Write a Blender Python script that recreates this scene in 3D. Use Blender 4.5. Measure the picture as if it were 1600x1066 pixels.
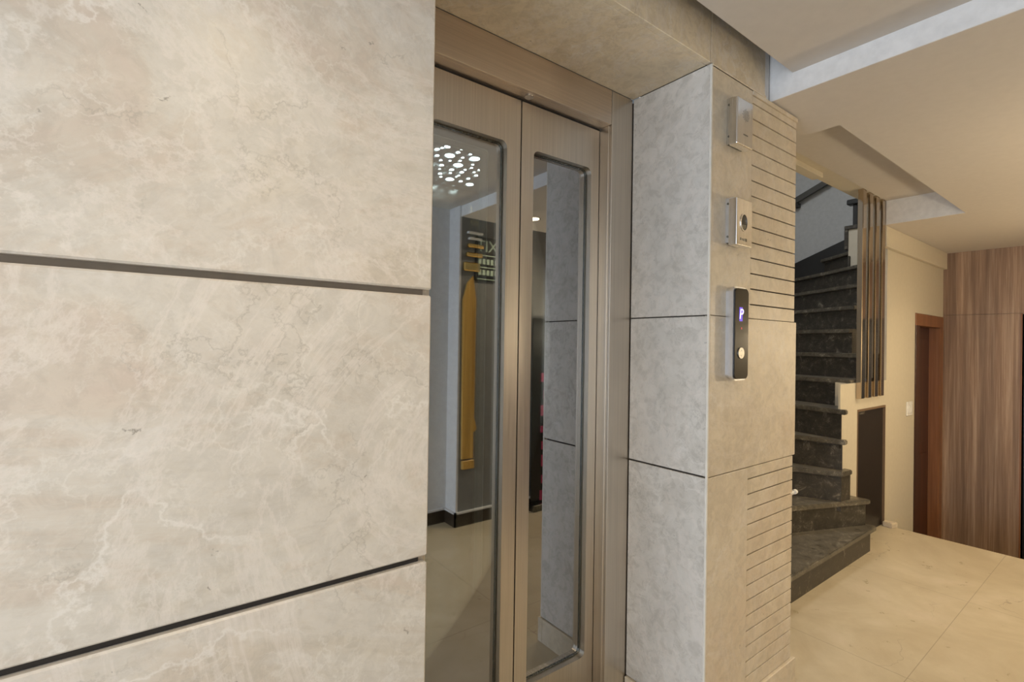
import bpy, bmesh, math, random
from mathutils import Vector, Matrix
C = bpy.context.scene
for o in list(bpy.data.objects): bpy.data.objects.remove(o)
COL = C.collection
random.seed(4)

# ------------------------------------------------------------------ camera
yaw, pit, rol, FPX = math.radians(37.24), math.radians(.337), math.radians(.864), 779.1
F = Vector((math.sin(yaw)*math.cos(pit), math.cos(yaw)*math.cos(pit), math.sin(pit)))
R0 = Vector((math.cos(yaw), -math.sin(yaw), 0)); U0 = R0.cross(F)
R = math.cos(rol)*R0 + math.sin(rol)*U0
U = -math.sin(rol)*R0 + math.cos(rol)*U0
cam = bpy.data.cameras.new('camera'); co = bpy.data.objects.new('camera', cam); COL.objects.link(co)
M = Matrix((R, U, -F)).transposed().to_4x4()
co.matrix_world = M
cam.sensor_width = 36; cam.lens = FPX/1600*36; cam.clip_start = .02
C.camera = co

# ------------------------------------------------------------------ exposure, world
C.view_settings.view_transform = 'Standard'; C.view_settings.look = 'None'
C.view_settings.gamma = 1; C.view_settings.use_curve_mapping = False
C.view_settings.exposure = 0.08
w = bpy.data.worlds.new('world'); C.world = w; w.use_nodes = True
w.node_tree.nodes['Background'].inputs[0].default_value = (.55, .72, 1, 1)
w.node_tree.nodes['Background'].inputs[1].default_value = 1.0

def area(name, loc, rot, sx, sy, power, col):
    l = bpy.data.lights.new(name, 'AREA'); l.shape = 'RECTANGLE'; l.size = sx; l.size_y = sy
    l.energy = power; l.color = col
    o = bpy.data.objects.new(name, l); o.location = loc; o.rotation_euler = rot; COL.objects.link(o); return o
PI = math.pi
# daylight coming in through the street entrance at the left end of the lobby
area('entrance_daylight', (-2.35, .1, -.15), (0, -PI/2, 0), 1.9, 1.25, 60, (.76, .86, 1))
# unseen fill light added above the stairs to brighten the stairwell
area('stairwell_fill', (3.3, 1.75, 2.5), (0, 0, 0), 1.2, .6, 20, (.95, .97, 1))

# ------------------------------------------------------------------ materials
def mat(name):
    m = bpy.data.materials.new(name); m.use_nodes = True
    nt = m.node_tree; b = nt.nodes['Principled BSDF']; return m, nt, b
def N(nt, t, **k):
    n = nt.nodes.new(t)
    for a, v in k.items(): setattr(n, a, v)
    return n
def coords(nt, scale=(1,1,1), loc=(0,0,0), rot=(0,0,0)):
    tc = N(nt, 'ShaderNodeTexCoord'); mp = N(nt, 'ShaderNodeMapping')
    mp.inputs['Scale'].default_value = scale; mp.inputs['Location'].default_value = loc; mp.inputs['Rotation'].default_value = rot
    nt.links.new(tc.outputs['Object'], mp.inputs['Vector']); return mp.outputs['Vector']
def noise(nt, vec, scale, detail=4, rough=.55, dist=0):
    n = N(nt, 'ShaderNodeTexNoise'); n.inputs['Scale'].default_value = scale; n.inputs['Detail'].default_value = detail
    n.inputs['Roughness'].default_value = rough; n.inputs['Distortion'].default_value = dist
    nt.links.new(vec, n.inputs['Vector']); return n.outputs['Fac']
def ramp(nt, fac, stops):
    r = N(nt, 'ShaderNodeValToRGB'); e = r.color_ramp.elements
    while len(e) < len(stops): e.new(.5)
    for s, (p, c) in zip(e, stops):
        s.position = p; s.color = (c[0], c[1], c[2], 1) if isinstance(c, tuple) else (c, c, c, 1)
    nt.links.new(fac, r.inputs[0]); return r.outputs[0]
def mix(nt, f, a, b, mode='MIX'):
    m = N(nt, 'ShaderNodeMix', data_type='RGBA', blend_type=mode)
    for s, v in ((m.inputs[0], f), (m.inputs[6], a), (m.inputs[7], b)):
        if hasattr(v, 'links') or hasattr(v, 'is_linked'): nt.links.new(v, s)
        elif isinstance(v, tuple): s.default_value = (v[0], v[1], v[2], 1)
        else: s.default_value = v
    return m.outputs[2]
def math_(nt, op, a, b=0.0):
    m = N(nt, 'ShaderNodeMath', operation=op)
    for s, v in ((m.inputs[0], a), (m.inputs[1], b)):
        if hasattr(v, 'is_linked'): nt.links.new(v, s)
        else: s.default_value = v
    return m.outputs[0]
def bump(nt, b, h, strength, dist=.01):
    n = N(nt, 'ShaderNodeBump'); n.inputs['Strength'].default_value = strength; n.inputs['Distance'].default_value = dist
    nt.links.new(h, n.inputs['Height']); nt.links.new(n.outputs[0], b.inputs['Normal'])
def plain(name, col, rough=.6, metal=0, emit=0, spec=.5, var=1.):
    m, nt, b = mat(name); b.inputs['Base Color'].default_value = (*col, 1); b.inputs['Roughness'].default_value = rough
    b.inputs['Metallic'].default_value = metal; b.inputs['Specular IOR Level'].default_value = spec
    if emit:
        b.inputs['Emission Color'].default_value = (*col, 1); b.inputs['Emission Strength'].default_value = emit
    else:
        v = coords(nt); f = noise(nt, v, 30, 3)
        nt.links.new(ramp(nt, f, [(.3, tuple(c*(1-.07*var) for c in col)), (.7, tuple(min(1, c*(1+.05*var)) for c in col))]), b.inputs['Base Color'])
    return m

def marble(name, a, c, d, rough=.33, seed=0., veins=.6, bmp=.12, streak=0.):
    m, nt, b = mat(name)
    v = coords(nt, loc=(seed, seed*.7, seed*.3))
    big = noise(nt, v, 1.6, 6, .6, .6)
    base = ramp(nt, big, [(.36, a), (.52, c), (.66, d)])
    # cloudy mottling
    mid = noise(nt, v, 7, 10, .68, 1.2)
    base = mix(nt, ramp(nt, mid, [(.35, 0.), (.7, .85)]), base, tuple(x*1.19 for x in c))
    fine = noise(nt, v, 26, 8, .72, .8)
    base = mix(nt, ramp(nt, fine, [(.40, .38), (.55, 0.)]), base, tuple(x*.80 for x in a))
    if streak:
        sv = coords(nt, (.8, 1, 1.7), (seed*.3+.4, 0, .2), (0, math.radians(-38), 0)); sn = noise(nt, sv, 1.2, 10, .72, 1.0)
        base = mix(nt, ramp(nt, sn, [(.34, streak*1.5), (.48, 0.)]), base, (.59, .47, .395))
        base = mix(nt, ramp(nt, sn, [(.43, 0.), (.50, streak), (.60, 0.)]), base, (.68, .65, .60))
    # thin veins along distorted cell edges
    warp = N(nt, 'ShaderNodeTexNoise'); warp.inputs['Scale'].default_value = 3.2; warp.inputs['Detail'].default_value = 8; warp.inputs['Roughness'].default_value = .62
    nt.links.new(v, warp.inputs['Vector'])
    ad = N(nt, 'ShaderNodeVectorMath', operation='MULTIPLY_ADD'); ad.inputs[1].default_value = (.55, .55, .55)
    nt.links.new(warp.outputs['Color'], ad.inputs[0]); nt.links.new(v, ad.inputs[2])
    for sc, wd, st, col in ((1.9, .006, .55, (.80, .76, .70)), (6.5, .014, .40, (.76, .72, .65)), (13., .02, .34, (.74, .70, .63)), (3.3, .005, .45, tuple(x*.66 for x in a))):
        vo = N(nt, 'ShaderNodeTexVoronoi', feature='DISTANCE_TO_EDGE'); vo.inputs['Scale'].default_value = sc
        nt.links.new(ad.outputs[0], vo.inputs['Vector'])
        l = ramp(nt, vo.outputs['Distance'], [(0, st*veins), (wd, st*veins*.6), (wd*2.6, 0.)])
        br = ramp(nt, noise(nt, v, sc*1.1+1.3, 3), [(.45, 0.), (.58, 1.)])
        base = mix(nt, math_(nt, 'MULTIPLY', l, br), base, col)
    # soft pale blotches
    bl = ramp(nt, noise(nt, v, 3.4, 5, .75, 2.0), [(.60, 0.), (.76, .50*veins)])
    base = mix(nt, bl, base, (.76, .72, .68))
    st_ = ramp(nt, noise(nt, v, 1.1, 9, .72, 3.2), [(.47, 0.), (.50, .45*veins), (.53, 0.)])
    base = mix(nt, st_, base, (.74, .67, .60))
    # small dark pits
    vo = N(nt, 'ShaderNodeTexVoronoi', feature='F1'); vo.inputs['Scale'].default_value = 9; nt.links.new(ad.outputs[0], vo.inputs['Vector'])
    pit = ramp(nt, vo.outputs['Distance'], [(.02, .75), (.055, 0.)])
    base = mix(nt, pit, base, tuple(x*.45 for x in a))
    nt.links.new(base, b.inputs['Base Color'])
    nt.links.new(ramp(nt, fine, [(.3, rough-.06), (.7, rough+.12)]), b.inputs['Roughness'])
    bump(nt, b, mid, bmp, .004)
    return m
M_WALL = [marble('beige_marble_%s' % 'abc'[i], (.50, .445, .365), (.555, .50, .415), (.585, .485, .39), .33, 3.1*i+1, .95, .12, .40) for i in range(3)]
M_WARM = marble('warm_marble', (.56, .45, .30), (.66, .56, .40), (.62, .49, .34), .34, 11.3, .8)
M_PILLAR = marble('pillar_marble', (.56, .47, .34), (.63, .545, .41), (.60, .485, .35), .40, 5.3, .5)
M_REVEAL = marble('reveal_marble', (.49, .45, .39), (.59, .555, .50), (.55, .50, .44), .26, 8.8, .9)
M_DARKGROUT = plain('dark_joint', (.035, .028, .022), .9)
M_GROUT = plain('brown_joint', (.20, .165, .125), .9)
M_CAULK = plain('corner_caulk', (.72, .68, .60), .6)
M_PLASTER = plain('beige_plaster', (.62, .56, .44), .62, var=.4)
M_CEIL = plain('ceiling_paint', (.62, .575, .52), .7, var=.35)
M_CEILW = plain('ceiling_edge_paint', (.80, .79, .77), .7)
M_WHITE = plain('lobby_white_paint', (.72, .72, .72), .55)
M_GREYW = plain('stairwell_grey_paint', (.46, .47, .47), .7)
M_LOBBYGREY = plain('lobby_grey_paint', (.20, .20, .20), .5)
M_BLACK = plain('black_paint', (.018, .018, .018), .35)
M_PLASTIC = plain('white_plastic', (.80, .79, .75), .35)

def steel(name, col, rough, vert=True, amt=.08):
    m, nt, b = mat(name); b.inputs['Metallic'].default_value = 1
    v = coords(nt, (220, 220, 2.5) if vert else (2.5, 220, 220))
    f = noise(nt, v, 1.0, 3)
    v2 = coords(nt); g = noise(nt, v2, 3.5, 4)
    c = mix(nt, ramp(nt, f, [(.3, 0.), (.7, 1.)]), tuple(x*(1-amt) for x in col), tuple(min(1, x*(1+amt)) for x in col))
    c = mix(nt, ramp(nt, g, [(.35, .0), (.7, .16)]), c, tuple(x*.7 for x in col))
    nt.links.new(c, b.inputs['Base Color'])
    nt.links.new(ramp(nt, f, [(.3, rough-.05), (.7, rough+.07)]), b.inputs['Roughness'])
    bump(nt, b, f, .03, .002)
    return m
M_STEEL = steel('brushed_steel', (.66, .60, .52), .34)
M_STEELH = steel('brushed_steel_horizontal', (.70, .60, .50), .36, False)
M_STEELB = steel('satin_steel', (.72, .70, .67), .22)
M_STEELD = steel('dark_steel', (.20, .21, .20), .25)
M_CHROME = steel('chrome', (.54, .45, .35), .10, True, .03)
M_ALU = plain('aluminium_edge', (.72, .73, .76), .3, 1)
M_GOLD = plain('gold_mirror_steel', (.85, .60, .22), .18, 1)
M_CARWALL = steel('lift_car_steel', (.16, .16, .155), .2)

def wood(name, a, c, d, rough=.4, sc=1.0, ax='z'):
    m, nt, b = mat(name)
    s = (42*sc, 42*sc, .9*sc)
    v = coords(nt, s); f = noise(nt, v, 1, 8, .7, .15)
    v2 = coords(nt, (9*sc, 9*sc, .35*sc)); g = noise(nt, v2, 1, 4, .6, .3)
    col = ramp(nt, f, [(.34, a), (.5, c), (.66, d)])
    col = mix(nt, ramp(nt, g, [(.36, .65), (.62, 0.)]), col, tuple(x*.62 for x in a))
    nt.links.new(col, b.inputs['Base Color']); b.inputs['Roughness'].default_value = rough
    bump(nt, b, f, .08, .002)
    return m
M_WOOD = wood('walnut_laminate', (.21, .125, .075), (.36, .235, .15), (.56, .41, .29), .42)
M_MAHOG = wood('mahogany', (.045, .014, .006), (.075, .024, .010), (.11, .038, .016), .4)
M_CASING = wood('orange_wood_casing', (.20, .075, .025), (.28, .115, .045), (.36, .16, .065), .4)

def granite(name, base, speck, rough=.32):
    m, nt, b = mat(name); v = coords(nt)
    f = noise(nt, v, 17, 10, .78, .6); g = noise(nt, v, 90, 4, .7)
    c = ramp(nt, f, [(.42, base), (.56, tuple(x*1.8 for x in base)), (.68, tuple(x*1.0 for x in speck))])
    c = mix(nt, ramp(nt, g, [(.60, 0.), (.74, .55)]), c, speck)
    nt.links.new(c, b.inputs['Base Color'])
    nt.links.new(ramp(nt, f, [(.3, rough), (.7, rough+.25)]), b.inputs['Roughness'])
    return m
M_GRANITE = granite('dark_granite', (.036, .031, .024), (.26, .23, .18))
M_TREAD = granite('worn_dark_granite', (.075, .066, .050), (.40, .37, .30), .24)

def floor_mat():
    m, nt, b = mat('beige_floor_tile'); v = coords(nt)
    f = noise(nt, v, 2.2, 8, .6, 1.2); g = noise(nt, v, 14, 6, .7)
    c = ramp(nt, f, [(.35, (.50, .42, .29)), (.55, (.58, .50, .36)), (.7, (.62, .53, .40))])
    c = mix(nt, ramp(nt, g, [(.4, .25), (.6, 0.)]), c, (.46, .37, .24))
    sep = N(nt, 'ShaderNodeSeparateXYZ'); nt.links.new(v, sep.inputs[0])
    def line(src, off, per, w):
        a = math_(nt, 'ADD', src, -off); a = math_(nt, 'DIVIDE', a, per); a = math_(nt, 'FRACT', math_(nt, 'ADD', a, 20.5))
        a = math_(nt, 'ABSOLUTE', math_(nt, 'ADD', a, -.5)); return math_(nt, 'LESS_THAN', a, w/per/2)
    l = math_(nt, 'MAXIMUM', line(sep.outputs[0], 2.385, .97, .003), line(sep.outputs[1], .60, .97, .003))
    c = mix(nt, math_(nt, 'MULTIPLY', l, .5), c, (.20, .15, .09))
    # a wandering hairline crack
    vo = N(nt, 'ShaderNodeTexVoronoi', feature='DISTANCE_TO_EDGE'); vo.inputs['Scale'].default_value = 1.15
    ad = N(nt, 'ShaderNodeVectorMath', operation='MULTIPLY_ADD'); ad.inputs[1].default_value = (.25,)*3
    wn = N(nt, 'ShaderNodeTexNoise'); wn.inputs['Scale'].default_value = 6; wn.inputs['Detail'].default_value = 6
    nt.links.new(v, wn.inputs['Vector']); nt.links.new(wn.outputs['Color'], ad.inputs[0]); nt.links.new(v, ad.inputs[2]); nt.links.new(ad.outputs[0], vo.inputs['Vector'])
    cr = ramp(nt, vo.outputs['Distance'], [(0, .5), (.004, 0.)])
    cr = math_(nt, 'MULTIPLY', cr, ramp(nt, noise(nt, v, 1.7, 2), [(.5, 0.), (.6, 1.)]))
    c = mix(nt, cr, c, (.22, .16, .10))
    nt.links.new(c, b.inputs['Base Color'])
    nt.links.new(ramp(nt, g, [(.3, .26), (.7, .40)]), b.inputs['Roughness'])
    return m
M_FLOOR = floor_mat()

def glass_mat(name, refl, tint):
    m = bpy.data.materials.new(name); m.use_nodes = True; nt = m.node_tree; nt.nodes.remove(nt.nodes['Principled BSDF'])
    g = N(nt, 'ShaderNodeBsdfGlossy'); g.inputs['Roughness'].default_value = .01; g.inputs['Color'].default_value = (.95, .97, 1, 1)
    t = N(nt, 'ShaderNodeBsdfTransparent'); t.inputs['Color'].default_value = (*tint, 1)
    fr = N(nt, 'ShaderNodeFresnel'); fr.inputs['IOR'].default_value = 1.5
    f = math_(nt, 'ADD', fr.outputs[0], refl)
    x = N(nt, 'ShaderNodeMixShader'); nt.links.new(f, x.inputs[0]); nt.links.new(t.outputs[0], x.inputs[1]); nt.links.new(g.outputs[0], x.inputs[2])
    nt.links.new(x.outputs[0], nt.nodes['Material Output'].inputs[0]); return m
M_GLASS = glass_mat('mirror_coated_glass', .32, (.78, .82, .80))
M_CARGLASS = glass_mat('clear_glass', .02, (.92, .95, .93))

# ------------------------------------------------------------------ helpers
def link(name, bm, m, parent=None, smooth=False):
    me = bpy.data.meshes.new(name); bmesh.ops.recalc_face_normals(bm, faces=bm.faces[:]); bm.to_mesh(me); bm.free()
    if m: me.materials.append(m)
    if smooth:
        for p in me.polygons: p.use_smooth = True
    o = bpy.data.objects.new(name, me); COL.objects.link(o)
    if parent:
        o.parent = parent
        o.matrix_parent_inverse = Matrix.Translation(-Vector(parent.location)) if parent.type == 'EMPTY' and not parent.parent else Matrix()
        if parent.type == 'EMPTY': pass
    return o
def bx(bm, x0, x1, y0, y1, z0, z1, bev=0, seg=1):
    t = bmesh.new(); bmesh.ops.create_cube(t, size=1)
    for v in t.verts:
        v.co = Vector(((x0+x1)/2+v.co.x*(x1-x0), (y0+y1)/2+v.co.y*(y1-y0), (z0+z1)/2+v.co.z*(z1-z0)))
    if bev: bmesh.ops.bevel(t, geom=t.edges[:], offset=bev, segments=seg, affect='EDGES', profile=.5)
    merge(bm, t)
def merge(bm, t):
    vm = {v: bm.verts.new(v.co) for v in t.verts}
    for f in t.faces:
        try: bm.faces.new([vm[v] for v in f.verts])
        except ValueError: pass
    t.free()
def prism(bm, pts, z0, z1, bev=0):
    t = bmesh.new(); b = [t.verts.new((x, y, z0)) for x, y in pts]; c = [t.verts.new((x, y, z1)) for x, y in pts]
    n = len(pts); t.faces.new(b[::-1]); t.faces.new(c)
    for i in range(n): t.faces.new((b[i], b[(i+1) % n], c[(i+1) % n], c[i]))
    if bev: bmesh.ops.bevel(t, geom=t.edges[:], offset=bev, segments=2, affect='EDGES')
    merge(bm, t)
def prismY(bm, pts, y0, y1, bev=0):      # outline in x,z extruded along y
    t = bmesh.new(); b = [t.verts.new((x, y0, z)) for x, z in pts]; c = [t.verts.new((x, y1, z)) for x, z in pts]
    n = len(pts); t.faces.new(b); t.faces.new(c[::-1])
    for i in range(n): t.faces.new((b[i], c[i], c[(i+1) % n], b[(i+1) % n]))
    if bev: bmesh.ops.bevel(t, geom=t.edges[:], offset=bev, segments=2, affect='EDGES')
    merge(bm, t)
def cyl(bm, p, q, r, seg=24, r2=None):
    p, q = Vector(p), Vector(q); d = q-p; t = bmesh.new()
    bmesh.ops.create_cone(t, cap_ends=True, segments=seg, radius1=r, radius2=r if r2 is None else r2, depth=d.length)
    rt = d.to_track_quat('Z', 'Y').to_matrix().to_4x4(); bmesh.ops.transform(t, matrix=Matrix.Translation((p+q)/2) @ rt, verts=t.verts)
    merge(bm, t)
def part(name, m, parent, *boxes, bev=0, seg=1, smooth=False):
    bm = bmesh.new()
    for b in boxes: bx(bm, *b, bev=bev, seg=seg)
    return link(name, bm, m, parent, smooth)
def struct(name, m, *boxes, bev=0):
    o = part(name, m, None, *boxes, bev=bev); o['kind'] = 'structure'; return o
def tag(o, label, cat, group=None):
    o['label'] = label; o['category'] = cat
    if group: o['group'] = group
    return o
def thing(name, loc, label, cat, group=None):
    o = bpy.data.objects.new(name, None); o.location = loc; o.empty_display_size = .1; COL.objects.link(o); return tag(o, label, cat, group)
def rr(x0, x1, z0, z1, r, n=6):          # rounded rectangle outline
    out = []
    for cx, cz, a in ((x1-r, z0+r, -90), (x1-r, z1-r, 0), (x0+r, z1-r, 90), (x0+r, z0+r, 180)):
        for i in range(n+1):
            t = math.radians(a+90*i/n); out.append((cx+r*math.cos(t), cz+r*math.sin(t)))
    return out
def frame_rr(bm, outer, inner, y0, y1):  # plate with a rounded window: inner is a rounded outline, outer a rectangle (x0,x1,z0,z1)
    x0, x1, z0, z1 = outer; n = len(inner)//4
    corners = [(x1, z0), (x1, z1), (x0, z1), (x0, z0)]
    t = bmesh.new(); L = []
    for y in (y0, y1):
        iv = [t.verts.new((x, y, z)) for x, z in inner]; ov = [t.verts.new((x, y, z)) for x, z in corners]; L.append((iv, ov))
        for k in range(4):
            seg = iv[k*n:(k+1)*n]
            for i in range(n-1): t.faces.new((ov[k], seg[i], seg[i+1]))
            t.faces.new((ov[k], seg[-1], iv[((k+1)*n) % len(iv)], ov[(k+1) % 4]))
    (a, oa), (b, ob) = L
    for i in range(len(a)): t.faces.new((a[i], a[(i+1) % len(a)], b[(i+1) % len(a)], b[i]))
    for i in range(4): t.faces.new((oa[i], oa[(i+1) % 4], ob[(i+1) % 4], ob[i]))
    merge(bm, t)
def text_mesh(name, s, size, m, parent, mw, ext=.0008, shear=0):
    c = bpy.data.curves.new(name, 'FONT'); c.body = s; c.size = size; c.extrude = ext; c.align_x = 'CENTER'; c.align_y = 'CENTER'; c.shear = shear
    t = bpy.data.objects.new('t', c); COL.objects.link(t); bpy.context.view_layer.update()
    me = bpy.data.meshes.new_from_object(t.evaluated_get(bpy.context.evaluated_depsgraph_get())); bpy.data.objects.remove(t)
    me.transform(mw); me.materials.clear(); me.materials.append(m); me.name = name
    o = bpy.data.objects.new(name, me); COL.objects.link(o)
    if parent:
        o.parent = parent; o.matrix_parent_inverse = Matrix.Translation(-Vector(parent.location)) if parent.type == 'EMPTY' else Matrix()
    return o
FRONT = Matrix.Rotation(PI/2, 4, 'X')                       # text facing -Y
def at(x, y, z, rot=FRONT): return Matrix.Translation((x, y, z)) @ rot

ZF, ZD, DY = -1.26, .872, .85           # floor, lower ceiling / soffit, face of the marble wall
XL = -2.2                               # street end of the lobby

# ------------------------------------------------------------------ setting
fl = struct('floor', M_FLOOR, (XL, 4.32, -.75, 1.60, ZF-.12, ZF), (2.0, 5.35, 1.45, 2.5, ZF-.12, ZF-.001))
part('step_down', M_FLOOR, fl, (4.32, 4.60, -.6, 1.25, ZF-.5, ZF-.17), (4.60, 4.88, -.6, 1.25, ZF-.7, ZF-.34), (4.88, 5.16, -.6, 1.25, ZF-.75, ZF-.51), (4.88, 5.85, -.6, 1.25, ZF-.80, ZF-.68))

# marble clad wall left of the lift
wl = struct('wall_front', M_GROUT, (XL, .440, DY+.014, 1.13, ZF, 1.25), (.440, .452, DY+.03, 1.14, ZF, ZD))
part('joint_filler', M_DARKGROUT, wl, (XL, .438, DY+.012, DY+.02, -.418, -.40))
for k, (z0, z1) in enumerate(((-1.26, -.416), (-.404, .0895), (.101, .98))):
    o = part('marble_slab', M_WALL[k], wl, (-1.2, .452, DY, DY+.02, z0, z1), bev=.003)
    o = part('marble_slab', M_WALL[(k+1) % 3], wl, (XL, -1.205, DY, DY+.02, z0, z1), bev=.0018)
part('marble_slab', M_WALL[0], wl, (.434, .452, DY+.0205, 1.15, ZF, ZD-.001), bev=.001)
part('marble_slab', M_WALL[1], wl, (XL, .452, DY, DY+.02, .984, 1.25))
# lintel over the lift opening
li = struct('wall_lintel', M_GROUT, (.440, 1.73, DY+.014, 1.15, ZD+.021, 1.25))
part('lintel_slab', M_WARM, li, (.454, 1.3955, DY+.001, DY+.02, ZD, 1.25), bev=.0012)
part('lintel_slab', M_WARM, li, (1.3985, 1.735, DY+.001, DY+.02, ZD+.001, 1.25), bev=.0012)
part('soffit_slab', M_WARM, li, (.454, 1.400, DY+.0205, 1.153, ZD, ZD+.02), bev=.0008)
part('edge_moulding', M_WARM, li, (1.403, 1.735, DY-.003, DY, ZD-.006, ZD+.002), bev=.001)
# pillar right of the lift
pi = struct('wall_pillar', M_GROUT, (1.42, 1.97, DY+.016, 1.6, ZF, ZD))
part('reveal_joint', M_DARKGROUT, pi, (1.406, 1.42, DY+.02, 1.15, ZF, ZD))
for z0, z1 in ((-1.158, -.4035), (-.3975, .0945), (.0985, ZD-.0015)):
    part('reveal_slab', M_REVEAL, pi, (1.400, 1.42, DY+.006, 1.15, z0, z1), bev=.001)
part('corner_strip', M_CAULK, pi, (1.3995, 1.408, DY-.0008, DY+.006, -1.158, ZD-.002), bev=.0012)
def notch(z0, z1): part('pillar_slab', M_PILLAR, pi, (1.408, 1.648, DY, DY+.02, z0, z1), bev=.0012)
notch(-1.158, -.4035); notch(.0985, ZD-.007)
part('pillar_slab', M_PILLAR, pi, (1.408, 1.993, DY, DY+.02, -.4005, .0965), bev=.0012)
part('pillar_slab', M_PILLAR, pi, (1.975, 1.990, DY+.0205, 1.6, ZF, ZD))
part('groove_backing', M_DARKGROUT, pi, (1.650, 1.97, DY+.0085, DY+.016, -1.158, ZD-.007))
def slats(zs, ztop, zbot):
    bm = bmesh.new(); g = .0022; e = [ztop]+zs+[zbot]
    for i in range(len(e)-1):
        a = e[i]-(g if i else 0); b = e[i+1]+(g if i < len(e)-2 else 0)
        bx(bm, 1.650, 1.979, DY+.0015, DY+.02, b, a, bev=.0006)
    link('grooved_slab', bm, M_PILLAR, pi)
slats([.825-.0523*i for i in range(14)], ZD-.022, .0985)
slats([-.443-.0510*i for i in range(14)], -.4035, -1.158)
part('cap_strip', M_PILLAR, pi, (1.650, 1.982, DY-.003, DY+.02, ZD-.0205, ZD-.007), bev=.001)
bs = struct('baseboard_pillar', M_PILLAR, (1.392, 1.999, DY-.008, DY+.02, ZF, -1.161), (1.392, 1.42, DY+.02, 1.15, ZF, -1.161), bev=.0015)
struct('wall_shaft', M_GREYW, (.2, .30, 1.15, 2.4, ZF, 1.25), (1.56, 1.99, 1.6, 2.4, ZF, 2.7), (.2, 1.6, 2.3, 2.4, ZF, 1.25), (.2, 1.42, 1.153, 1.24, ZD+.02, 1.25))
struct('wall_gap', M_CEILW, (1.737, 1.785, DY+.012, .95, ZD, 1.25))

# ceilings
struct('ceiling', M_CEIL, (XL, 1.788, -.75, .782, .945, .97), (XL, 1.99, -.75, 1.2, 1.25, 1.32))
lc = struct('ceiling_lower', M_CEIL, (1.79, 2.178, -.75, DY+.012, ZD, 1.25), (1.994, 2.178, DY+.012, 1.30, ZD, 1.25), (2.178, 4.18, -.75, .778, ZD, 1.25), (4.18, 5.85, -.75, 1.30, ZD, 1.25), (2.178, 4.18, .778, 1.195, 1.04, 1.25))
part('white_fascia', M_CEILW, lc, (1.7865, 1.7899, -.75, DY+.011, ZD+.0005, 1.25), (4.1765, 4.1799, .7785, 1.1945, ZD+.0005, 1.0395))

# rear wall with door, low wall beside the stairs
WY = 1.23
rw = struct('wall_rear', M_PLASTER, (4.335, 5.00, WY, WY+.14, ZF-.7, ZD), (5.00, 5.80, WY, WY+.14, .30, ZD), (5.80, 5.90, WY, WY+.14, ZF-.7, ZD), (4.335, 5.9, WY+.02, WY+.14, ZD, 2.7), (2.0, 4.335, WY+.02, WY+.12, 1.25, 2.7))
part('beam', M_PLASTER, rw, (4.200, 5.79, 1.197, WY, .725, ZD-.001), bev=.003)
part('opening_header', M_PLASTER, rw, (2.0, 4.335, 1.197, 1.31, 1.043, 1.25))
part('opening_lip', M_PLASTER, rw, (2.0, 3.24, 1.24, 1.30, 1.012, 1.043), bev=.003)
lw = struct('wall_stair_side', M_PLASTER, (3.505, 3.785, WY, WY+.012, ZF, -.222), (3.70, 3.785, WY+.0121, WY+.1, ZF, -.222), (3.785, 4.32, WY, WY+.1, -.398, -.222), (4.32, 4.335, WY, WY+.1, ZF, -.222), (3.785, 4.32, WY+.06, WY+.1, ZF, -.398))

# wood panelled wall
ww = struct('wall_right', M_WOOD, (5.82, 5.95, .724, 1.23, ZF-.7, .3145), (5.82, 5.95, -.75, 1.23, .3175, ZD), (5.835, 5.95, -.75, 1.3, .31, .32), (5.82, 5.95, -.75, -.25, ZF-.7, .3145))
d2 = struct('door_2', M_BLACK, (5.90, 5.94, -.25, .724, ZF-.7, .3145))
struct('trim_1', M_CASING, (5.814, 5.95, .724, .734, ZF-.7, .3145))
# wooden door in the rear wall
d1 = struct('door_1', M_MAHOG, (5.10, 5.70, WY+.07, WY+.11, ZF-.68, .20))
part('door_frame', M_CASING, d1, (5.00, 5.80, WY-.008, WY+.13, .20, .298), (5.70, 5.80, WY-.008, WY+.13, ZF-.68, .20), bev=.003)
part('door_frame', M_MAHOG, d1, (5.00, 5.10, WY-.008, WY+.13, ZF-.68, .20), bev=.003)
part('door_panel', M_MAHOG, d1, (5.18, 5.62, WY+.062, WY+.07, -.8, .10), (5.18, 5.62, WY+.062, WY+.07, -1.8, -.9), bev=.003)

# opposite wall of the lobby (seen mirrored in the lift glass)
ow = struct('wall_opposite', M_WHITE, (XL, 1.79, -.80, -.62, ZF, 1.25), (1.775, 1.7895, -.62, -.48, ZF, 1.25))
og = struct('wall_opposite_grey', M_LOBBYGREY, (1.79, 3.0, -.80, -.48, ZF, 1.25))
struct('wall_opposite_beige', M_PLASTER, (3.0, 5.9, -.80, -.48, ZF-.7, 1.25))
M_SKIRT = plain('dark_brown_skirting', (.045, .032, .022), .3)
sk = struct('baseboard_opposite', M_SKIRT, (XL, 1.763, -.62, -.608, ZF, -1.172), (1.763, 1.775, -.62, -.468, ZF, -1.172), (1.763, 4.3, -.48, -.468, ZF, -1.172))
struct('trim_2', M_WHITE, (XL, 1.763, -.62, -.604, -1.172, -1.160), (1.759, 1.775, -.62, -.464, -1.172, -1.160), (1.759, 4.3, -.48, -.464, -1.172, -1.160))
# street end: entrance opening
struct('wall_entrance', M_WHITE, (XL-.1, XL, -.80, -.55, ZF, 1.25), (XL-.1, XL, .75, 1.14, ZF, 1.25), (XL-.1, XL, -.55, .75, .85, 1.25))

# stairwell shell
struct('wall_stairwell', M_GREYW, (5.3, 5.4, WY+.14, 2.5, ZF, 2.7), (1.9, 5.4, 2.40, 2.5, ZF, 2.7), (1.99, 5.4, 1.31, 2.5, 2.7, 2.8))

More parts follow.
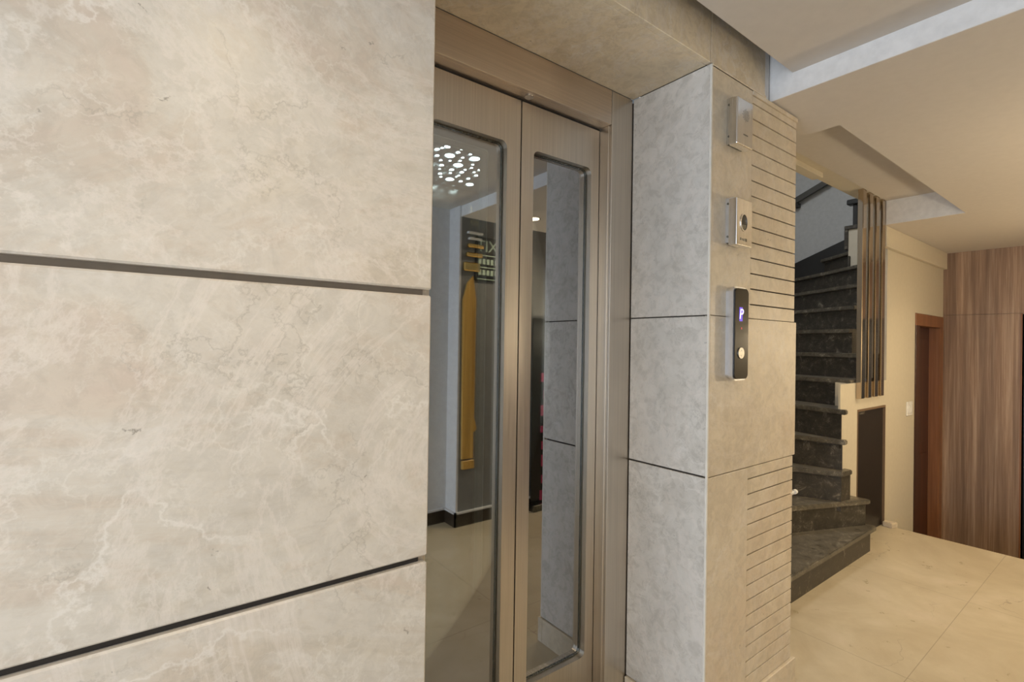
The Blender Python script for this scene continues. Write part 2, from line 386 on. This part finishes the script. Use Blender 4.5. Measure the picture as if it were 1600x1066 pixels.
# ------------------------------------------------------------------ lift doorway
JX0, JX1, LY, SX = .594, 1.288, 1.205, .940
fr = thing('elevator_doorway', (SX, 1.17, ZF), 'brushed stainless steel surround of the lift doorway, set in the marble opening', 'door frame')
part('header', M_STEELH, fr, (.482, 1.2905, 1.153, 1.20, .755, .8715), bev=.0012)
part('jamb', M_STEEL, fr, (1.2925, 1.3985, 1.153, 1.20, ZF, .8712), (1.288, 1.30, 1.165, 1.235, ZF, .755), bev=.0012)
part('jamb', M_STEEL, fr, (.482, .590, 1.153, 1.20, ZF, .7545), (.582, JX0, 1.165, 1.235, ZF, .7545), bev=.0012)
part('header_lining', M_STEELH, fr, (.594, 1.288, 1.165, 1.235, .7545, .765))
part('shadow_gap', M_BLACK, fr, (.594, 1.288, 1.206, 1.235, .7485, .7544))
part('sill', M_STEELD, fr, (.60, 1.285, 1.17, 1.31, ZF, ZF+.008))
bm = bmesh.new(); cyl(bm, (.948, 1.180, .7555), (.948, 1.180, .751), .014); lk = link('release_lock', bm, M_STEELB, fr, False)
bm = bmesh.new(); cyl(bm, (.948, 1.180, .753), (.948, 1.180, .7512), .006, 3); link('key_hole', bm, M_BLACK, lk)

def leaf(x0, x1, gx0, gx1, label):
    t = thing('elevator_door', ((x0+x1)/2, LY+.02, ZF+.01), label, 'elevator door', 'landing door leaves of the lift')
    bm = bmesh.new(); inner = rr(gx0, gx1, -1.066, .609, .020)
    frame_rr(bm, (x0, x1, ZF+.011, .7475), inner, LY, LY+.036)
    link('door_skin', bm, M_STEEL, t)
    bm = bmesh.new(); inr = rr(gx0+.001, gx1-.001, -1.065, .608, .019); inr2 = rr(gx0+.004, gx1-.004, -1.062, .605, .017)
    # gasket: a thin ring set back round the window
    n = len(inr); q = bmesh.new(); y0, y1 = LY+.022, LY+.034
    A = [q.verts.new((x, y0, z)) for x, z in inr]; B = [q.verts.new((x, y0, z)) for x, z in inr2]
    A2 = [q.verts.new((x, y1, z)) for x, z in inr]; B2 = [q.verts.new((x, y1, z)) for x, z in inr2]
    for i in range(n):
        j = (i+1) % n
        q.faces.new((A[i], A[j], B[j], B[i])); q.faces.new((B[i], B[j], B2[j], B2[i])); q.faces.new((A2[i], A2[j], B2[j], B2[i])); q.faces.new((A[i], A[j], A2[j], A2[i]))
    merge(bm, q); link('gasket', bm, M_STEELD, t)
    part('glass_pane', M_GLASS, t, (gx0+.004, gx1-.004, LY+.026, LY+.031, -1.062, .605))
    return t
leaf(JX0+.001, SX-.0022, .633, .887, 'left stainless lift door leaf with tall mirrored glass window, next to the marble slab wall')
leaf(SX+.0022, JX1-.002, .991, 1.2475, 'right stainless lift door leaf with tall mirrored glass window, beside the steel jamb')

# car doors behind
M_CARDOOR = plain('grey_green_car_door', (.17, .18, .165), .3)
M_LINING = plain('pale_window_lining', (.78, .80, .76), .4)
def carleaf(x0, x1, gx0, gx1, label):
    t = thing('lift_car_door', ((x0+x1)/2, 1.30, ZF+.01), label, 'elevator door', 'inner doors on the lift car')
    bm = bmesh.new(); frame_rr(bm, (x0, x1, ZF+.011, .76), rr(gx0, gx1, -1.10, .60, .012), 1.29, 1.315); link('door_skin', bm, M_CARDOOR, t)
    bm = bmesh.new(); a = rr(gx0, gx1, -1.10, .60, .012); b = rr(gx0+.004, gx1-.004, -1.096, .596, .010); q = bmesh.new(); n = len(a)
    L = [[q.verts.new((x, y, z)) for x, z in o_] for o_ in (a, b) for y in (1.278, 1.32)]
    for i in range(n):
        j = (i+1) % n
        for u_, v_ in ((0, 2), (2, 3), (3, 1), (1, 0)): q.faces.new((L[u_][i], L[u_][j], L[v_][j], L[v_][i]))
    merge(bm, q); link('window_lining', bm, M_LINING, t)
    part('glass_pane', M_CARGLASS, t, (gx0+.001, gx1-.001, 1.30, 1.304, -1.099, .599))
carleaf(.60, .947, .655, .868, 'left inner car door seen through the glass of the left lift door leaf')
carleaf(.951, 1.32, 1.03, 1.250, 'right inner car door seen through the glass of the right lift door leaf')

# the car
cr = thing('elevator_car', (.92, 1.75, ZF), 'dark lift car behind the glass doors with a dotted light ceiling', 'elevator car')
part('floor_panel', M_SKIRT, cr, (.36, 1.48, 1.34, 2.18, ZF, ZF+.03))
part('side_wall', M_CARWALL, cr, (1.455, 1.48, 1.34, 2.18, ZF+.03, .80))
part('side_wall', M_CARWALL, cr, (.36, .385, 1.34, 2.18, ZF+.03, .80))
part('back_wall', M_CARWALL, cr, (.385, 1.455, 2.155, 2.18, ZF+.03, .80))
part('gold_panel', M_GOLD, cr, (1.33, 1.44, 2.145, 2.1545, -.64, .37), bev=.003)
part('gold_panel', M_GOLD, cr, (1.36, 1.452, 2.147, 2.1545, .45, .56), (1.36, 1.452, 2.147, 2.1545, .60, .63), (1.36, 1.452, 2.147, 2.1545, .66, .70), bev=.003)
M_NAVY = plain('navy_ceiling_panel', (.035, .04, .12), .3)
cp = part('ceiling_panel', M_NAVY, cr, (.385, 1.455, 1.34, 2.155, .780, .80))
DOTS = [(0.982,1.734,10),(0.963,1.784,8),(0.972,1.759,5),(1.037,1.81,17),(0.996,1.844,7),(1.041,1.72,7),(1.046,1.758,7),(1.033,1.879,5),(1.067,1.861,4),(1.101,1.833,5),(1.09,1.795,5),(1.096,1.744,5),(1.113,1.712,8),(1.137,1.774,18),(1.122,1.884,17),(1.066,1.931,8),(1.083,1.979,4),(1.129,1.951,8),(1.176,1.913,5),(1.168,1.837,5),(1.185,1.874,5),(1.231,1.877,8),(1.114,2.03,7),(1.146,1.992,5),(1.182,1.951,8),(1.194,1.997,5),(1.225,1.915,5),(1.256,1.946,7),(1.138,2.067,5),(1.189,2.071,16),(1.194,2.02,4),(1.244,2.062,7),(1.252,2.007,7),(1.304,1.975,7),(1.303,2.075,15)]
for i in range(46):
    x, y = random.uniform(.42, 1.42), random.uniform(1.4, 2.12)
    if all((x-a)**2+(y-b)**2 > .0022 for a, b, c in DOTS) and not (.93 < x < 1.33 and y > 1.70 and x+.0 > .9): DOTS.append((x, y, random.choice([5, 5, 7, 8, 16])))
M_LED = plain('white_led', (.86, .93, 1), .5, emit=24)
for x, y, wpx in DOTS:
    bm = bmesh.new(); cyl(bm, (x, y, .7805), (x, y, .7785), wpx*.00115, 20); link('led_dot', bm, M_LED, cp)

# ------------------------------------------------------------------ wall devices on the pillar
def screws(parent, x, y, zs):
    for z in zs:
        bm = bmesh.new(); cyl(bm, (x, y, z), (x-.003, y, z), .0035, 12); link('screw', bm, M_STEELD, parent)
YF = .805
t = thing('intercom_speaker', (1.53, DY, .70), 'stainless steel speaker box with a round grille of holes, topmost device on the pillar', 'intercom')
part('back_box', M_STEELD, t, (1.493, 1.575, .832, DY, .640, .790), bev=.0015)
part('front_cover', M_STEELB, t, (1.470, 1.566, YF, .832, .630, .776), bev=.003, seg=2)
part('side_flange', M_STEELB, t, (1.488, 1.493, .824, .8495, .642, .786))
screws(t, 1.488, .841, (.665, .765))
bm = bmesh.new()
for i in range(-4, 5):
    for j in range(-4, 5):
        if i*i+j*j < 17: cyl(bm, (1.521+i*.0052+(j % 2)*.0026, YF+.0005, .728+j*.0048), (1.521+i*.0052+(j % 2)*.0026, YF-.0004, .728+j*.0048), .0014, 8)
link('speaker_grille', bm, M_STEELD, t)
part('engraved_mark', M_STEELD, t, (1.508, 1.534, YF-.0004, YF+.0005, .664, .668))
t = thing('key_switch', (1.53, DY, .39), 'stainless steel box with a round dark key window, middle device on the pillar', 'switch box')
part('back_box', M_STEELD, t, (1.493, 1.575, .832, DY, .328, .472), bev=.0015)
part('front_cover', M_STEELB, t, (1.474, 1.568, YF, .832, .318, .464), bev=.002, seg=2)
part('side_flange', M_ALU, t, (1.488, 1.493, .824, .8495, .330, .470))
screws(t, 1.488, .841, (.348, .452))
bm = bmesh.new()
ts = bmesh.new(); n = 28
va = [ts.verts.new((1.517+.0215*math.cos(2*PI*i/n), YF-.002, .391+.0285*math.sin(2*PI*i/n))) for i in range(n)]
vb = [ts.verts.new((1.517+.0175*math.cos(2*PI*i/n), YF-.002, .391+.0245*math.sin(2*PI*i/n))) for i in range(n)]
vc = [ts.verts.new((1.517+.0215*math.cos(2*PI*i/n), YF+.001, .391+.0285*math.sin(2*PI*i/n))) for i in range(n)]
vd = [ts.verts.new((1.517+.0175*math.cos(2*PI*i/n), YF-.0004, .391+.0245*math.sin(2*PI*i/n))) for i in range(n)]
for i in range(n):
    j = (i+1) % n; ts.faces.new((va[i], va[j], vb[j], vb[i])); ts.faces.new((va[i], va[j], vc[j], vc[i])); ts.faces.new((vb[i], vb[j], vd[j], vd[i]))
merge(bm, ts); link('bezel', bm, M_STEELB, t)
bm = bmesh.new(); prismY(bm, [(1.517+.0176*math.cos(2*PI*i/n), .391+.0246*math.sin(2*PI*i/n)) for i in range(n)], YF-.0006, YF+.001); lw_ = link('key_window', bm, M_BLACK, t)
bm = bmesh.new(); prismY(bm, [(1.517+.0125*math.cos(PI+PI*i/14), .384+.0150*math.sin(PI+PI*i/14)) for i in range(15)], YF-.0012, YF-.0005); link('key_plate', bm, M_STEELD, lw_)
part('engraved_mark', M_STEELD, t, (1.496, 1.502, YF-.0004, YF+.0005, .334, .342), (1.506, 1.511, YF-.0004, YF+.0005, .334, .341), (1.515, 1.520, YF-.0004, YF+.0005, .333, .341), (1.524, 1.536, YF-.0004, YF+.0005, .333, .342))
t = thing('elevator_call_panel', (1.53, DY, .04), 'tall narrow black call panel with silver edges and a glowing P, on the marble pillar', 'call panel')
YC = .812
bm = bmesh.new(); prismY(bm, rr(1.497, 1.572, -.098, .188, .012), .828, DY, .001); link('back_plate', bm, M_ALU, t)
bm = bmesh.new(); prismY(bm, rr(1.480, 1.566, -.104, .190, .016), YC+.004, .830, .0015); link('aluminium_frame', bm, M_ALU, t)
bm = bmesh.new(); prismY(bm, rr(1.4835, 1.5635, -.099, .185, .014), YC-.001, YC+.006, .001); pn = link('black_face', bm, plain('black_gloss_face', (.018, .016, .015), .12), t)
M_BLUE = plain('blue_violet_display', (.35, .25, 1.0), .5, emit=3.0); M_DISPW = plain('white_display', (.62, .55, 1), .5, emit=1.3)
part('display_glow', plain('dim_violet_display', (.10, .05, .55), .5, emit=.8), t, (1.5075, 1.5265, YC-.0016, YC-.001, .082, .126))
text_mesh('display_letter', 'P', .046, M_DISPW, t, at(1.5165, YC-.0022, .103), .0005, .15)
part('call_lamp', plain('red_lamp', (.55, .08, .08), .5, emit=.5), t, (1.5185, 1.5245, YC-.0016, YC-.001, .057, .063), bev=.0002)
bm = bmesh.new(); cyl(bm, (1.518, YC, -.018), (1.518, YC-.004, -.018), .0175, 32); bt = link('call_button', bm, plain('brushed_button', (.42, .40, .36), .45, 1), t)
bm = bmesh.new()
for s in (0, 1):
    z = -.013 if s == 0 else -.023; d = .007 if s == 0 else -.007
    q = bmesh.new(); vs = [q.verts.new((1.518+a, YC-.0043, z+b)) for a, b in ((-.006, 0), (.006, 0), (0, d))]; q.faces.new(vs)
    r_ = bmesh.ops.extrude_face_region(q, geom=q.faces[:]); bmesh.ops.translate(q, vec=(0, .0005, 0), verts=[g for g in r_['geom'] if isinstance(g, bmesh.types.BMVert)]); merge(bm, q)
link('arrow_marks', bm, M_STEELD, bt)

# ------------------------------------------------------------------ staircase
Z = {0: ZF, 1: -1.10, 2: -.935, 3: -.75, 4: -.56, 5: -.375, 6: -.20, 7: -.03, 8: .145, 9: .32, 10: .50, 11: .68, 12: .86, 13: 1.04}
YB, XE = 2.40, 5.30
#  nose k: inner point, outer point
NO = {1: ((3.685, 1.12), (1.995, 1.12)), 2: ((3.665, 1.140), (1.995, 1.80)), 3: ((3.610, 1.205), (2.90, YB)), 4: ((3.535, 1.215), (3.25, YB)),
      5: ((3.535, 1.215), (3.75, YB)), 6: ((3.72, WY+.03), (4.02, YB)), 7: ((3.93, WY+.03), (4.25, YB)), 8: ((4.10, WY+.14), (4.45, YB)), 9: ((4.20, WY+.14), (4.75, YB)),
      10: ((4.36, WY+.14), (5.05, YB)), 11: ((4.55, WY+.14), (XE, 2.38)), 12: ((4.75, WY+.14), (XE, 2.02)), 13: ((4.86, WY+.14), (XE, 1.66))}
SHAPE = {1: [(3.685, 1.12), (1.995, 1.12), (1.995, 1.80), (3.665, 1.14), (3.685, WY)],
         2: [(3.665, 1.14), (1.995, 1.80), (1.995, YB), (2.90, YB), (3.610, 1.205), (3.63, WY), (3.665, WY)],
         3: [(3.610, 1.205), (2.90, YB), (3.25, YB), (3.50, 1.335), (3.50, 1.215)],
         4: [(3.500, 1.30), (3.25, YB), (3.75, YB), (3.54, 1.335), (3.504, 1.335)]}
st = thing('staircase', (3.4, 1.6, ZF), 'dark worn granite stairs winding up behind the grooved marble pillar', 'stairs')
def inset_line(a, b, d):     # shift line a-b towards the camera side (down the stairs)
    a, b = Vector(a), Vector(b); n = Vector((-(b-a).y, (b-a).x)).normalized(); return n*d
RX = 3.5                     # end of the low wall
for k in range(1, 13):
    (i0, o0), (i1, o1) = NO[k], NO[k+1]
    zt, zb = Z[k], (Z[k-1]-.06 if k > 1 else ZF)
    if k == 1: poly = SHAPE[1]
    elif k == 2: poly = SHAPE[2]
    elif k == 3: poly = [(3.575, 1.195), (3.462, 1.205), (2.90, YB), (3.25, YB), (3.500, 1.24), (3.500, 1.2285), (3.575, 1.2285)]
    elif k == 4: poly = [(3.502, 1.215), (3.25, YB), (3.75, YB), (3.52, 1.244), (3.503, 1.244), (3.503, 1.215)]
    elif k == 5: poly = [(3.495, 1.221), (3.75, YB), (4.02, YB), (3.69, 1.244), (3.503, 1.244), (3.503, 1.221)]
    elif k == 10: poly = [i0, o0, (XE, YB), (XE, 2.38), i1]
    elif k == 9: poly = [i0, o0, (5.05, YB), i1]
    else: poly = [i0, o0, o1, i1]
    if k == 6: poly = [(3.72, 1.235), (4.02, YB), (4.25, YB), (3.93, 1.235)]
    if k == 7: poly = [(3.93, 1.25), (4.25, YB), (4.45, YB), (4.10, 1.375), (4.10, 1.25)]
    body = bmesh.new(); prism(body, poly, zb, zt-.028)
    s = link('step', body, M_GRANITE, st)
    # tread with a rounded nosing projecting over the riser
    nd = Vector((-(Vector(o0)-Vector(i0)).y, (Vector(o0)-Vector(i0)).x)).normalized()*.028
    if nd.dot(Vector((-1, -1))) < 0: nd = -nd
    q = [Vector(p) for p in poly]; q[0] = q[0]+nd; q[1] = q[1]+nd
    if k == 3: q[2] = q[2]+nd
    if k in (1, 2, 3, 4, 5):
        q[0] = q[0]+Vector((.016, 0))
    if k == 1: q[-1] = q[-1]+Vector((.016, -.002))
    if k in (4, 5): q = [Vector((3.519, 1.192)), Vector((3.472, 1.192))]+q[1:-1]+[Vector((3.502, 1.2285)), Vector((3.519, 1.2285))]
    q = [(max(1.995, v.x), min(YB, v.y)) for v in q]
    tb = bmesh.new(); prism(tb, q, zt-.030, zt, .005)
    link('tread', tb, M_TREAD, s)
# upper flight's inner string: plaster block capped with granite
bm = bmesh.new(); prismY(bm, [(0, 0)]*0 or [(4.90, .60), (4.98, .60), (4.98, 1.03), (4.90, 1.03)], 1.40, 1.672); us = link('plaster_string', bm, M_PLASTER, st)
part('string_cap', M_GRANITE, us, (4.885, 5.0, 1.39, 1.700, 1.03, 1.062), (4.885, 5.0, 1.673, 1.700, .86, 1.03), (4.885, 4.8995, 1.655, 1.673, .60, .80), bev=.003)
part('plaster_string', M_PLASTER, st, (4.90, 4.98, 1.40, 1.640, .45, .598))
# skirting climbing the far wall
bm = bmesh.new(); q = bmesh.new()
ZS = lambda y, b: b + (2.267-y)*.385
for x0, x1 in ((5.285, 5.30),):
    P = [(1.66, ZS(1.66, .50)), (2.38, ZS(2.38, .50)), (2.38, ZS(2.38, .855)), (1.66, ZS(1.66, .855))]
    a = [q.verts.new((x0, y, z)) for y, z in P]; b = [q.verts.new((x1, y, z)) for y, z in P]
    q.faces.new(a); q.faces.new(b[::-1])
    for i in range(4): q.faces.new((a[i], b[i], b[(i+1) % 4], a[(i+1) % 4]))
merge(bm, q); link('skirting', bm, M_BLACK, st)
# wall handrail
t = thing('handrail', (5.25, 2.0, 1.55), 'dark handrail fixed to the grey stairwell wall', 'handrail')
q = bmesh.new(); za = lambda y: 1.485+(2.268-y)*.42
P = [(1.45, za(1.45)-.045), (2.29, za(2.29)-.045), (2.29, za(2.29)+.012), (1.45, za(1.45)+.012)]
a = [q.verts.new((5.235, y, z)) for y, z in P]; b = [q.verts.new((5.265, y, z)) for y, z in P]
q.faces.new(a); q.faces.new(b[::-1])
for i in range(4): q.faces.new((a[i], b[i], b[(i+1) % 4], a[(i+1) % 4]))
link('rail', q, plain('dark_bronze_rail', (.07, .068, .06), .4), t)
for y in (2.25, 1.85, 1.5): part('bracket', M_BLACK, t, (5.235, 5.30, y-.02, y+.02, za(y)-.085, za(y)-.045))
t = thing('newel_post', (4.94, 1.63, 1.062), 'black newel post with a flat cap on the upper flight, left of the chrome tubes', 'newel post')
part('post', M_BLACK, t, (4.925, 4.955, 1.615, 1.650, 1.062, 1.245), bev=.003)
part('cap', M_BLACK, t, (4.90, 4.98, 1.42, 1.690, 1.245, 1.290), bev=.006)

# chrome tube screen
t = thing('tube_screen', (4.02, 1.22, -.32), 'screen of four square chrome tubes rising from the low stair wall to the ceiling', 'screen')
for i in range(4):
    x = 3.752+i*.1215
    part('tube', M_CHROME, t, (x, x+.0600, 1.1975, 1.2295, -.322, 1.0425), bev=.003)
# cupboard under the stairs
t = thing('cupboard_door', (4.05, WY, ZF), 'dark brown cupboard door in the low wall under the stairs', 'door')
part('leaf', plain('black_brown_door', (.022, .017, .014), .4), t, (3.797, 4.312, WY+.012, WY+.045, ZF+.002, -.414))
part('frame', plain('brown_door_frame', (.20, .13, .075), .5), t, (3.786, 4.319, WY-.003, WY+.05, -.412, -.399), (3.786, 3.796, WY-.003, WY+.05, ZF+.001, -.412), (4.313, 4.319, WY-.003, WY+.05, ZF+.001, -.412))
# light switch
t = thing('light_switch', (4.85, WY, -.46), 'white rocker light switch on the beige wall beside the brown door', 'light switch')
part('plate', M_PLASTIC, t, (4.79, 4.92, WY-.010, WY, -.515, -.405), bev=.003)
part('rocker', M_PLASTIC, t, (4.815, 4.850, WY-.015, WY-.009, -.49, -.43), (4.86, 4.895, WY-.015, WY-.009, -.49, -.43), bev=.002)
# chip of stone lying at the wall corner
bm = bmesh.new(); prism(bm, [(4.27, 1.17), (4.33, 1.15), (4.335, 1.225), (4.28, 1.228)], ZF, ZF+.035, .004)
tag(link('stone_chip', bm, M_PILLAR), 'broken piece of beige skirting on the floor at the wall corner', 'stone')
# clip at the pillar edge
bm = bmesh.new(); bx(bm, 1.990, 2.03, .862, .872, -.560, -.548, .003, 2); cyl(bm, (2.03, .867, -.553), (2.045, .867, -.553), .009, 12)
tag(link('wall_clip', bm, M_PLASTIC), 'small white plastic clip sticking out from the pillar edge', 'clip')

# ------------------------------------------------------------------ things seen mirrored in the glass
t = thing('exit_sign', (2.02, -.47, .60), 'exit sign board hung on the grey lobby wall, mirrored in the left lift door', 'sign')
part('board', M_BLACK, t, (1.90, 2.15, -.48, -.468, .44, .75), bev=.002)
M_SIGNW = plain('sign_pale_green', (.50, .62, .50), .5)
BACK = Matrix.Rotation(PI, 4, 'Z') @ FRONT
text_mesh('lettering', 'EXIT', .115, M_SIGNW, t, at(2.025, -.4672, .685, BACK))
part('sign_line', M_SIGNW, t, (1.915, 2.135, -.4684, -.467, .620, .626), (1.915, 2.135, -.4684, -.467, .535, .541), (1.915, 2.135, -.4684, -.467, .452, .458))
for i in range(6):
    for z in (.483, .560): part('small_print', M_SIGNW, t, (1.925+i*.034, 1.946+i*.034, -.4684, -.467, z, z+.038))
t = thing('banner', (2.62, -.46, ZF), 'narrow dark standing banner with pink markings, mirrored in the right lift door', 'banner')
part('sheet', M_BLACK, t, (2.42, 2.74, -.462, -.458, ZF+.05, .2))
M_PINK = plain('magenta_print', (.45, .05, .13), .5)
for i in range(8):
    z = -1.2+i*.13; part('print', M_PINK, t, (2.50+random.uniform(0, .04), 2.70, -.4575, -.4565, z, z+random.uniform(.05, .11)))
part('print', M_PLASTIC, t, (2.56, 2.62, -.4575, -.4565, -.16, -.08))
part('print', M_PLASTIC, t, (2.55, 2.64, -.4565, -.4560, -.84, -.80))
part('foot', M_STEELD, t, (2.40, 2.76, -.467, -.40, ZF, ZF+.05), bev=.004)

t = thing('wall_hanging', (1.86, -.47, -.2), 'long golden hanging board on the grey lobby wall, mirrored in the left lift door', 'wall decoration')
M_GWOOD = wood('golden_wood', (.50, .27, .06), (.66, .40, .10), (.80, .54, .18), .3)
bm = bmesh.new(); prismY(bm, [(1.808, -.80), (1.800, .30), (1.835, .42), (1.88, .47), (1.905, .30), (1.90, -.52), (1.93, -.60), (1.895, -.62), (1.90, -.80)][::-1], -.480, -.462, .002); link('board', bm, M_GWOOD, t)
part('end_block', M_GWOOD, t, (1.81, 1.905, -.48, -.455, -.87, -.81), bev=.004)
part('ornament', M_GOLD, t, (1.80, 1.93, -.48, -.45, .50, .56), bev=.006)
part('ornament', M_GOLD, t, (1.82, 1.95, -.48, -.45, .60, .63), bev=.006)
part('ornament', M_GOLD, t, (1.83, 1.96, -.48, -.45, .665, .69), bev=.006)
part('ornament', M_PLASTIC, t, (1.84, 1.94, -.48, -.45, .72, .735), bev=.003)  # white bar put in as a highlight on the brass bands
part('ornament', M_PLASTIC, t, (1.83, 1.95, -.48, -.45, .76, .775), bev=.003)  # second highlight, likewise made as a white bar
# ------------------------------------------------------------------ lobby downlights and added fill lamps
M_LAMP = plain('warm_lamp', (1, .84, .60), .5, emit=9)
def downlight(x, y, z, power, label, col=(1, .80, .52), spot=True):
    t = thing('downlight', (x, y, z), label, 'ceiling light', 'recessed ceiling downlights')
    bm = bmesh.new(); cyl(bm, (x, y, z), (x, y, z-.004), .045, 32); link('trim_ring', bm, M_STEELB, t)
    bm = bmesh.new(); cyl(bm, (x, y, z-.0035), (x, y, z-.006), .036, 32); link('lens', bm, M_LAMP, t)
    l = bpy.data.lights.new('downlight_bulb', 'SPOT' if spot else 'POINT'); l.energy = power; l.color = col; l.shadow_soft_size = .04
    if spot: l.spot_size = math.radians(150); l.spot_blend = .8
    o = bpy.data.objects.new('downlight_bulb', l); o.location = (0, 0, -.03); o.parent = t; COL.objects.link(o)
for x, y, z, p, lab in ((3.1, .30, ZD, 40, 'warm recessed downlight in the lower ceiling nearest the pillar'), (4.6, .20, ZD, 30, 'warm recessed downlight in the lower ceiling above the floor edge'),
                   (2.2, -.2, ZD, 12, 'warm recessed downlight in the lower ceiling near the grey wall'), (.2, .0, .945, 25, 'warm recessed downlight in the ceiling before the lift')):
    downlight(x, y, z, p, lab)
def fill_sconce(x, power, label):  # unseen fill lamp, added to brighten the ceiling and the hall
    t = thing('fill_lamp', (x, -.48, -.05), label, 'fill lamp', 'added fill lamps on the lobby wall')
    part('wall_plate', M_STEELB, t, (x-.05, x+.05, -.48, -.465, -.15, .05), bev=.003)
    bm = bmesh.new(); cyl(bm, (x, -.40, -.13), (x, -.40, .03), .05, 32); link('lamp_shade', bm, M_LAMP, t, False)
    part('arm', M_STEELB, t, (x-.01, x+.01, -.465, -.40, -.145, -.13))
    l = bpy.data.lights.new('fill_lamp_bulb', 'POINT'); l.energy = power; l.color = (1, .83, .58); l.shadow_soft_size = .06
    o = bpy.data.objects.new('fill_lamp_bulb', l); o.location = (0, .15, .12); o.parent = t; COL.objects.link(o)
fill_sconce(2.9, 16, 'added warm fill lamp on the lobby wall facing the stairs')
fill_sconce(4.5, 17, 'added warm fill lamp on the beige lobby wall facing the tube screen')
